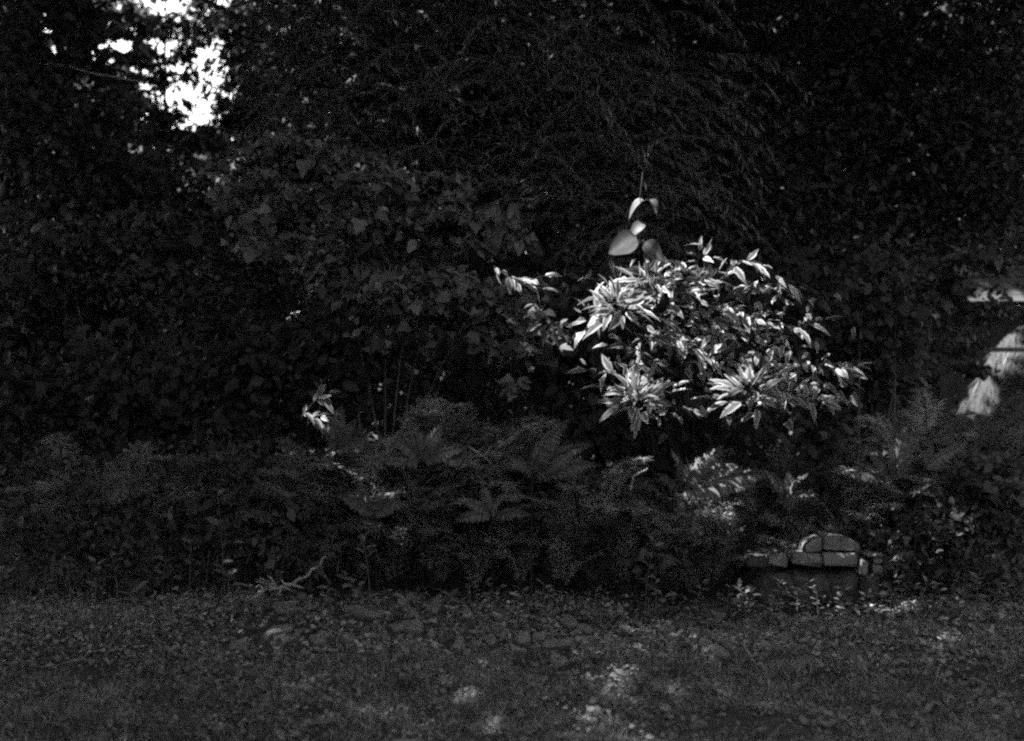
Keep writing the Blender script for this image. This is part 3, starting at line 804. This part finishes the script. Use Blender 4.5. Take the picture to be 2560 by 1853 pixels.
def frond_mesh(seed):
    r = np.random.default_rng(seed)
    c = curve3((0, 0, 0), (0, .45, .32), (0, 1, .18), 36)
    parts = [tube(c[::5], np.linspace(.012, .003, 8), 3)]
    pos, A, N, S = [], [], [], []
    for q in range(4, 36):
        k = (q - 3) / 32
        w = .19 * math.sin(math.pi * min(1, .18 + .82 * k) ** .9) + .03
        for sd in (-1, 1):
            pos.append(c[q]); A.append((sd, .45 + r.normal() * .08, -.12 + r.normal() * .1)); N.append((0, -.2, 1)); S.append(w * r.uniform(.85, 1.1))
    V, T = scatter([leaf_t(.21, narrow, 4, .1, .2)], np.array(pos), frames(np.array(A, float), np.array(N, float)), np.array(S))
    parts.append((V, T))
    return make_mesh('frond', *join(parts), M_FERN)
FRONDS = [frond_mesh(70 + i) for i in range(4)]
def fern(px, py, Y, label, fr):
    """fr: (px, py) tips of the fronds that are seen"""
    c = P(px, py, Y); b = np.array((c[0], Y + .3, float(gh(c[0], Y + .3))))
    t = empty('fern', b, label, 'fern')
    st = tube(curve3(b, (b + c) / 2 + (0, .05, 0), c, 6), np.linspace(.008, .004, 6), 5)
    add('stem', make_mesh('stem', st[0] - b, st[1], M_DSTEM, True), t)
    for i, (x, y) in enumerate(fr):
        e = P(x, y, Y + rng.uniform(-.25, .05)); d = e - c; L = float(np.linalg.norm(d))
        o = bpy.data.objects.new('frond', FRONDS[i % 4]); COL.objects.link(o); o.parent = t
        d0 = unit(d + np.array((0, 0, -.18 * L)))
        M = frames(d0[None], np.array([(rng.normal() * .2, -.75, .65)]))[0]
        o.matrix_local = Matrix.Translation(c - b) @ Matrix([list(q) for q in M]).to_4x4() @ Matrix.Scale(L, 4)
fern(1700, 1230, 8.75, 'pale fern directly below the sunlit shrub', [(1655, 1110), (1690, 1130), (1760, 1140), (1830, 1150), (1920, 1170), (1640, 1180), (1860, 1210), (1800, 1110)])
fern(1330, 1190, 8.6, 'fern with upright fronds at the middle of the thicket', [(1430, 1040), (1480, 1100), (1490, 1150), (1400, 1060), (1250, 1130)])
fern(2230, 1200, 8.7, 'arching fern right of the sunlit shrub', [(2180, 1060), (2260, 1070), (2140, 1100), (2300, 1130), (2120, 1180)])
fern(2310, 1170, 8.5, 'fern with one long frond slanting towards the right edge', [(2405, 1110), (2380, 1160), (2330, 1110)])
fern(840, 1130, 8.8, 'dim fern under the little bright sprig', [(770, 1060), (900, 1040), (940, 1090), (800, 1020), (860, 1010)])

fern(1050, 1160, 8.9, 'fern of spreading fronds in the left half of the feathery thicket', [(960, 1080), (1020, 1040), (1110, 1050), (1170, 1110), (930, 1140)])
fern(930, 1290, 8.8, 'low dim fern left of the black hollow', [(840, 1230), (900, 1200), (980, 1200), (1030, 1250)])
fern(1960, 1250, 8.7, 'small fern between the pale fern and the arching one', [(1900, 1170), (1960, 1160), (2030, 1180), (2050, 1230)])
fern(1230, 1290, 8.8, 'drooping fern above the black hollow', [(1150, 1240), (1210, 1210), (1290, 1220), (1330, 1280), (1130, 1300)])

# ------------------------------------------------------------------ stones
def stone_mesh(name, size, mat, seed, sub=2, noise=.12, boxy=.5):
    import bmesh
    r = np.random.default_rng(seed)
    bm = bmesh.new(); bmesh.ops.create_icosphere(bm, subdivisions=sub, radius=1.0)
    k = r.uniform(0, 6.28, 6)
    for v in bm.verts:
        p = np.array(v.co)
        q = np.sign(p) * np.abs(p) ** (1 - boxy)
        q = q / max(1e-6, np.abs(q).max()) * (boxy) + unit(p) * (1 - boxy)
        d = 1 + noise * (math.sin(3 * p[0] + k[0]) * math.sin(2.5 * p[1] + k[1]) + .6 * math.sin(6 * p[2] + 4 * p[0] + k[2])) + noise * .3 * r.normal()
        v.co = q * d * np.array(size)
    me = bpy.data.meshes.new(name); bm.to_mesh(me); bm.free(); me.materials.append(mat)
    return me

def block(bm_parts, x0, x1, z0, z1, y0, y1, bev=.012, jit=.005):
    """a slightly uneven chamfered block"""
    xs, ys, zs = (x0, x1), (y0, y1), (z0, z1)
    V, T = [], []
    c = np.array(((x0 + x1) / 2, (y0 + y1) / 2, (z0 + z1) / 2)); h = np.array((x1 - x0, y1 - y0, z1 - z0)) / 2
    import itertools
    pts = []
    for sx, sy, sz in itertools.product((-1, 1), repeat=3):
        for ax in range(3):
            s = np.array((sx, sy, sz), float); e = h - bev; e[ax] = h[ax]
            pts.append(c + s * e + rng.normal(size=3) * jit)
    return pts

def hull_mesh(name, pts, mat):
    import bmesh
    bm = bmesh.new()
    vs = [bm.verts.new(tuple(p)) for p in pts]
    res = bmesh.ops.convex_hull(bm, input=vs)
    bmesh.ops.delete(bm, geom=[g for g in res['geom_interior'] if isinstance(g, bmesh.types.BMVert)], context='VERTS')
    bmesh.ops.triangulate(bm, faces=bm.faces)
    me = bpy.data.meshes.new(name); bm.to_mesh(me); bm.free(); me.materials.append(mat)
    return me

# low stone ruin at the right: masonry with a rounded head
YW = 8.75
wc = np.array((P(2080, 0, YW)[0], YW, 0.0))
wall = empty('stone_ruin', wc, 'low pale stone ruin with a rounded head at the right foot of the thicket', 'stone ruin')
def px_block(x0, x1, y0, y1, name='stone', mat=None, dY=.0, depth=.22, prof=None):
    a, b_ = P(x0, y1, YW), P(x1, y0, YW)
    pts = block(None, a[0], b_[0], a[2], b_[2], YW + dY, YW + dY + depth)
    if prof:                                    # cut the head to the arch
        pts = [p for p in pts]
        out = []
        for p in pts:
            px = p[0] / YW * F + 1280
            ztop = prof(px)
            out.append(np.array((p[0], p[1], min(p[2], ztop))))
        xs = np.linspace(x0 + 2, x1 - 2, 7)
        for x in xs:
            for yy in (YW + dY + .004, YW + dY + depth - .008):
                out.append(np.array((P(x, 0, YW)[0], yy, prof(x))))
        pts = out
    add(name, hull_mesh(name, [p - wc for p in pts], mat or M_STONE), wall)
def arch(px):
    u = (px - 2084) / 74
    y = 1341 + 40 * (1 - math.sqrt(max(0, 1 - min(1, abs(u)) ** 2.2)))
    return P(px, min(y, 1385), YW)[2]
px_block(2012, 2056, 1340, 1381, prof=arch)
px_block(2059, 2150, 1338, 1378, prof=arch)
px_block(1980, 2056, 1383, 1413); px_block(2060, 2142, 1381, 1417, dY=-.01)
px_block(1925, 1974, 1391, 1416, dY=.02); px_block(1868, 1921, 1396, 1420, dY=.03, mat=M_STONE_D)
for k, (x0, x1, y0, y1) in enumerate(((1890, 1985, 1424, 1516), (1975, 2075, 1419, 1518), (2062, 2142, 1422, 1514))):
    a, b_ = P(x0, y1, YW + .16), P(x1, y0, YW + .16)
    o = add('base_stone', stone_mesh('base_stone', (abs(b_[0] - a[0]) / 2, .11, abs(b_[2] - a[2]) / 2), M_STONE_D, 400 + k, 3, .12, .5), wall)
    o.location = (a + b_) / 2 - wc
# broken block beside it: four pieces round a dark hole
px_block(2166, 2208, 1384, 1394, dY=-.02); px_block(2150, 2168, 1397, 1440, dY=-.02); px_block(2186, 2206, 1397, 1410, dY=-.01); px_block(2180, 2204, 1412, 1436, dY=-.02); px_block(2156, 2200, 1440, 1500, dY=.03, mat=M_STONE_D)

# flat stones half sunk in the lawn
slabs = [(690, 1600, 95, 'bright flat stone in the grass at the left, the longer of two sunlit ones'), (782, 1622, 60, 'short sunlit flat stone just below the longer bright one'),
         (900, 1560, 170, 'long grey stone ledge along the foot of the thicket'), (1020, 1585, 150, 'grey layered ledge stone left of the small hollow'),
         (720, 1555, 150, 'grey ledge stone at the left end of the row'), (1135, 1622, 70, 'squarish grey stone just right of the small hollow'), (1300, 1662, 60, 'pale worn stone low in the middle of the lawn'),
         (1400, 1625, 130, 'weathered flat stone in the middle of the lawn edge'), (1405, 1675, 70, 'pale stone at the front of the middle group'), (1775, 1632, 70, 'small bright stone right of the middle in the lawn'),
         (2230, 1540, 60, 'small pale stone right of the stone ruin'), ]
for q in range(20):
    slabs.append((600 + 68 * q + rng.uniform(-25, 25), rng.uniform(1545, 1650), rng.uniform(28, 70), 'small pale stone fragment in the broken strip along the front of the thicket'))
SLABS = []
for i, (px, py, w, lab) in enumerate(slabs):
    Y = gz(py); ww = w * .8 / F * Y
    na = int(rng.integers(7, 11)); th = rng.uniform(.012, .022); dp = rng.uniform(.10, .18)
    an = np.sort(rng.uniform(0, 2 * math.pi, na)); rr = rng.uniform(.62, 1.12, na)
    pts = [np.array((ww / 2 * rr[q] * k_ * math.cos(an[q]), dp * rr[q] * k_ * math.sin(an[q]), z_ + rng.normal() * .004)) for q in range(na) for z_, k_ in ((-.05, 1.02), (th * .55, 1.0), (th, .86))]
    me = hull_mesh('flat_stone', pts, M_SLAB)
    o = add('flat_stone', me)
    x = (px - 1280) / F * Y
    o.location = (x, Y + .1, float(gh(x, Y + .1)) + .012); o.rotation_euler = (R(4), R(rng.uniform(-3, 3)), rng.uniform(-.15, .15))
    SLABS.append((x, Y + .06, ww / 2 * 1.05, .17))
    tag(o, lab, 'stone', 'flat stones in the lawn')

# fallen pale twig at the left foot of the thicket, and bare sticks
def stick(name, pts, Y, r, label, mat=M_TWIG, forks=()):
    W_ = np.array([P(x, y, Y + dy) for x, y, dy in pts])
    tt = np.linspace(0, len(pts) - 1, 18)
    c = np.stack([np.interp(tt, np.arange(len(pts)), W_[:, i]) for i in range(3)], -1) + rng.normal(size=(18, 3)) * r * .4
    c0 = c[0].copy()
    parts = [tube(c, np.linspace(r, r * .4, 18), 6)]
    o = empty(name, c0, label, 'branch')
    add('stick', make_mesh('stick', parts[0][0] - c0, parts[0][1], mat, True), o)
    for f in forks:
        f = np.array([P(x, y, Y + dy) for x, y, dy in f])
        q = curve3(f[0], f.mean(0) + rng.normal(size=3) * .02, f[-1], 7)
        V, T = tube(q, np.linspace(r * .6, r * .2, 7), 5)
        add('twig', make_mesh('twig', V - c0, T, mat, True), o)
    return o
stick('fallen_branch', [(628, 1494, -.05), (662, 1474, 0), (700, 1468, 0), (745, 1455, .05), (790, 1420, .15), (815, 1392, .2)], 8.75, .016, 'pale forked fallen branch catching the sun at the left foot of the thicket',
      forks=[[(680, 1470, -.02), (640, 1455, -.05)], [(690, 1466, 0), (668, 1440, 0)], [(690, 1466, 0), (650, 1445, 0)], [(720, 1462, 0), (698, 1432, 0)], [(720, 1460, 0), (760, 1470, -.05)], [(730, 1462, 0), (750, 1442, 0)], [(700, 1466, 0), (690, 1488, -.05)], [(660, 1478, -.02), (640, 1470, -.04)], [(700, 1468, 0), (730, 1478, 0)]])
stick('bare_stick', [(1560, 1600, 0), (1600, 1575, 0), (1650, 1562, .05)], 8.0, .008, 'thin grey stick lying on the lawn edge right of the middle', forks=[[(1600, 1575, 0), (1570, 1588, 0)]])
stick('bare_stick', [(1576, 1228, 0), (1582, 1190, 0), (1620, 1172, 0)], 8.4, .007, 'bent pale stick under the pale fern', forks=[])
stick('bare_stick', [(1180, 1120, 0), (1210, 1143, 0), (1228, 1115, 0)], 8.7, .005, 'thin forked stick among the feathery plants', forks=[[(1210, 1143, 0), (1228, 1160, 0)]])

# ------------------------------------------------------------------ hay shed at the right edge, in a sunlit opening
YS = 17.4
hx0 = P(2425, 0, YS)[0]
shed = empty('hay_shed', (hx0 + 1.4, YS, 0), 'open timber shed with sunlit eave boards at the right edge', 'shed')
so = np.array((hx0 + 1.4, YS, 0.0))
def beam(x0, x1, z0, z1, y0, y1, name, mat, parent=shed, o=so, jit=.003):
    add(name, hull_mesh(name, [p - o for p in block(None, x0, x1, z0, z1, y0, y1, .008, jit)], mat), parent)
zt = lambda y: P(0, y, YS)[2]
x_r = hx0 + 2.9
for k, (y0, y1, dx) in enumerate(((690, 711, .12), (712, 734, .06), (736, 752, .0))):
    z0, z1 = zt(y1), zt(y0)
    ya = YS + (2 - k) * .13
    q = [np.array((x, ya + (0 if z == z0 else .12) + t_, z)) for x in (hx0 + dx, x_r) for z in (z0, z1) for t_ in (0, .03)]
    add('board', hull_mesh('board', [p - so + rng.normal(size=3) * .004 for p in q], M_WOOD_L), shed)
for xx in (hx0 + 1.6, x_r - .1):
    beam(xx, xx + .1, 0, zt(754), YS + .05, YS + .15, 'post', M_WOOD_D)
nb = 12
for i in range(nb):
    a = hx0 + .2 + (x_r - hx0 - .2) * i / nb; b_ = hx0 + .2 + (x_r - hx0 - .2) * (i + 1) / nb - .012
    beam(a, b_, 0, zt(752), YS + 1.9, YS + 1.93, 'wall_board', M_WOOD_D)
pts = []
for i in range(nb):
    a = hx0 + (x_r + .1 - hx0) * i / nb; b_ = hx0 + (x_r + .1 - hx0) * (i + 1) / nb - .008
    z0 = zt(686)
    q = [np.array((x, y, z0 + (y - YS - .4) * .22 + dz)) for x in (a, b_) for y in (YS + .4, YS + 2.0) for dz in (0.004, .03)]
    add('roof_board', hull_mesh('roof_board', [p - so for p in q], M_WOOD), shed)
# straw heap
hc = P(2545, 0, 16.9); hbase = np.array((hc[0], 16.9, 0.0))
heap = empty('straw_heap', hbase, 'sunlit heap of loose straw in front of the timber shed', 'straw heap')
u = rng.random(200)
nx, ny = 30, 16
V = []
for j in range(ny):
    for i in range(nx):
        x = -1.0 + 2.6 * i / (nx - 1); y = -.75 + 1.4 * j / (ny - 1)
        h = 1.98 * math.exp(-((x - .15) / .95) ** 2 * (1 if x < .15 else .2)) * math.exp(-max(0, -y) ** 1.5 * 1.3 - max(0, y - .2) * 1.2)
        V.append((x, y, h + rng.normal() * .03))
T = []
for j in range(ny - 1):
    for i in range(nx - 1):
        p = j * nx + i; T += [(p, p + 1, p + nx + 1), (p, p + nx + 1, p + nx)]
V = np.array(V)
add('mound', make_mesh('mound', V, T, M_STRAW, False), heap)
ns = 5000
idx = rng.integers(0, len(T), ns); w = rng.dirichlet((1, 1, 1), ns)
Tn = np.array(T); sp = (V[Tn[idx]] * w[:, :, None]).sum(1) + (0, 0, .015)
A = unit(np.stack([rng.normal(size=ns) * .45, -np.ones(ns) * .6, -np.ones(ns) * .9 + rng.normal(size=ns) * .4], -1))
tm = [(np.array([(-.03, 0, 0), (.03, 0, 0), (.0, 1, -.05)], float), np.array([(0, 1, 2)]))]
V2, T2 = scatter(tm, sp, frames(A, np.tile((.0, -.6, .8), (ns, 1)) + rng.normal(size=(ns, 3)) * .2), rng.uniform(.15, .4, ns))
add('straws', make_mesh('straws', V2, T2, M_STRAW), heap)['kind'] = 'stuff'
ry = 16.1
rail = empty('wooden_rail', (P(2550, 0, ry)[0], ry, 0), 'horizontal wooden rail crossing in front of the straw heap', 'rail')
ro = np.array(rail.location)
a, b_ = P(2470, 879, ry), P(2700, 869, ry)
beam(a[0], b_[0], a[2], b_[2] + .0, ry - .02, ry + .03, 'rail_board', M_WOOD, rail, ro)
beam(b_[0] - .5, b_[0] - .4, 0, b_[2] + .08, ry + .035, ry + .13, 'post', M_WOOD_D, rail, ro)

# ------------------------------------------------------------------ weeds along the foot of the thicket
WEEDM = [make_mesh('leaf', *leaf_t(w, oval, 4, f, d, .08, .12, 90 + i), M_WEED) for i, (w, f, d) in enumerate(((.45, .2, .2), (.55, .15, .35), (.38, .3, .1)))]
def weed(px, py, Y, n, L, label, group=None, H=None):
    x = (px - 1280) / F * Y; z = float(gh(x, Y))
    b = np.array((x, Y, z - .01))
    top = P(px, py, Y); H = max(.05, top[2] - z) if H is None else H
    t = empty('weed', b, label, 'weed', group)
    tip = np.array((rng.normal() * .04, rng.normal() * .03, H))
    c = curve3((0, 0, 0), tip * (.1, .1, .6), tip, 8)
    V, T = tube(c, np.linspace(.004, .0015, 8), 4)
    add('stem', make_mesh('stem', V, T, M_STEM, True), t)
    for i in range(n):
        k = .3 + .7 * (i + 1) / n
        p = np.array([np.interp(k, np.linspace(0, 1, 8), c[:, q]) for q in range(3)])
        ph = i * 2.4 + rng.normal() * .3; el = .15 + .7 * k * rng.uniform(.3, 1)
        d = np.array((math.cos(ph), math.sin(ph), 0))
        put_leaf(t, np.zeros(3), p, d * math.cos(el) + np.array((0, 0, math.sin(el))), np.array((0, -.2, 1)) - d * el + rng.normal(size=3) * .2, L * rng.uniform(.7, 1.15), WEEDM)
weed(925, 1345, 8.7, 8, .085, 'leafy weed standing dim in front of the black hollow, left of centre')
weed(1612, 1350, 8.6, 10, .07, 'slim upright weed in front of the black hollow, right of centre')
weed(912, 1455, 8.3, 5, .10, 'weed with one broad upright leaf at the left end of the hollow')
weed(1000, 1510, 8.0, 8, .10, 'weed with long upright leaves at the front of the hollow')
weed(560, 1235, 8.8, 4, .12, 'three-leaved weed showing pale in the left thicket')
weed(1640, 1440, 8.4, 5, .06, 'small round-leaved weed left of the stone ruin')
weed(1490, 1470, 8.4, 5, .06, 'small pale-tipped weed at the right end of the hollow')
for px in list(range(560, 2540, 62)):
    px = px + rng.uniform(-25, 25); py = rng.uniform(1505, 1560)
    Y = rng.uniform(8.0, 9.0)
    weed(px, py, Y, int(rng.integers(5, 9)), rng.uniform(.06, .10), 'low weed at the front edge of the thicket', 'low weeds along the thicket edge', rng.uniform(.06, .16))
for px in list(range(1740, 2540, 30)):
    weed(px + rng.uniform(-25, 25), 0, rng.uniform(8.3, 8.66), int(rng.integers(7, 13)), rng.uniform(.05, .09), 'weed growing around the stone ruin and the right edge', 'weeds around the ruin', rng.uniform(.10, .24))
for px in list(range(30, 820, 66)):
    if 580 < px < 800: continue
    weed(px + rng.uniform(-25, 25), 0, rng.uniform(8.5, 9.0), int(rng.integers(6, 11)), rng.uniform(.06, .11), 'dim weed at the foot of the left thicket', 'weeds at the foot of the left thicket', rng.uniform(.12, .4))

# ------------------------------------------------------------------ lawn: grass and creeping leaves
def lawn(n, y0, y1, f):
    Y = np.sqrt(rng.uniform(y0 ** 2, y1 ** 2, n)); X = rng.uniform(-1, 1, n) * (Y * .36 * 1.12 + .1)
    return X, Y
def clear(X, Y, f=.06):
    k = np.ones(len(X), bool)
    for x, y, a, b_ in SLABS:
        k &= ~((((X - x) / a) ** 2 + ((Y - y + .06) / (b_ + .08)) ** 2 < 1) & (rng.random(len(X)) > f))
    return k
def ragged(X, Y):
    """the lawn thins out unevenly under the thicket"""
    e = 8.45 + .22 * np.sin(2.3 * X + 1) + .14 * np.sin(6.1 * X) + .35 * (X < -1.6) + .25 * (X > 1.9)
    return rng.random(len(X)) < np.exp(-np.clip(Y - e, 0, None) / .28)
patch = lambda X, Y: .5 + .5 * np.sin(2.1 * X + 1.3 * np.sin(1.7 * Y)) * np.sin(2.7 * Y + 1.1 * X + .6)
X, Y = lawn(215000, 4.6, 9.7, 0)
k = rng.random(len(X)) < (.35 + .65 * patch(X, Y)) * np.where(Y > 7.3, .55, 1)
k &= clear(X, Y) & ragged(X, Y)
X, Y = X[k], Y[k]; n = len(X)
p = np.stack([X, Y, gh(X, Y) - .005], -1)
A = unit(np.stack([rng.normal(size=n) * .95, rng.normal(size=n) * .95, np.ones(n)], -1))
blade = [(np.array([(-.06, 0, 0), (.05, 0, 0), (-.035, .55, -.03), (.035, .55, -.03), (0, 1, -d)], float), np.array([(0, 1, 3), (0, 3, 2), (2, 3, 4)])) for d in (.1, .35, .6)]
V, T = scatter(blade, p, frames(A, rng.normal(size=(n, 3))), rng.uniform(.02, .06, n) * (.5 + .6 * patch(X, Y) + .9 * np.clip(np.sin(9 * X + 3 * np.sin(4 * Y)) * np.sin(10 * Y + 4 * np.sin(3 * X + 1)), 0, 1)))
o = add('grass', make_mesh('grass', V, T, M_GRASS)); tag(o, 'short uneven grass of the lawn in front of the thicket', 'grass', kind='stuff')
X, Y = lawn(80000, 4.6, 9.7, 0)
k = rng.random(len(X)) < .25 + .75 * np.clip(np.sin(7 * X + 2 * np.sin(5 * Y)) * np.sin(8 * Y + 3 * np.sin(4 * X)) + .3, 0, 1)
k &= clear(X, Y) & ragged(X, Y)
X, Y = X[k], Y[k]; n = len(X)
p = np.stack([X, Y, gh(X, Y) + rng.uniform(.008, .06, n) * (.5 + .5 * patch(Y, X))], -1)
V, T = scatter(OVAL + ROUND, p, orient(n, (0, -.1, .9), .5, droop=.1), rng.uniform(.009, .030, n) * (1 + .9 * (rng.random(n) < .12)))
o = add('ground_cover', make_mesh('ground_cover', V, T, M_WEED)); tag(o, 'small creeping leaves and clover mixed into the lawn', 'ground cover', kind='stuff')
X, Y = lawn(32000, 7.0, 9.9, 0); k = clear(X, Y, .12) & ragged(X, Y) & (rng.random(len(X)) < .2 + .8 * np.clip(.5 + np.sin(5 * X + 2 * np.sin(6 * Y)) * np.sin(9 * Y + X), 0, 1)); X, Y = X[k], Y[k]; n = len(X)
p = np.stack([X, Y, gh(X, Y) + rng.uniform(.01, .05, n)], -1)
V, T = scatter(OVAL + LOBED, p, orient(n, (0, -.15, .9), .5, droop=.0), rng.uniform(.012, .042, n))
o = add('leaf_litter', make_mesh('leaf_litter', V, T, leaf_mat('dead_leaf', .05, .24, .05, .8, .3, 30))); tag(o, 'scattered dead leaves along the lawn edge', 'leaf litter', kind='stuff')
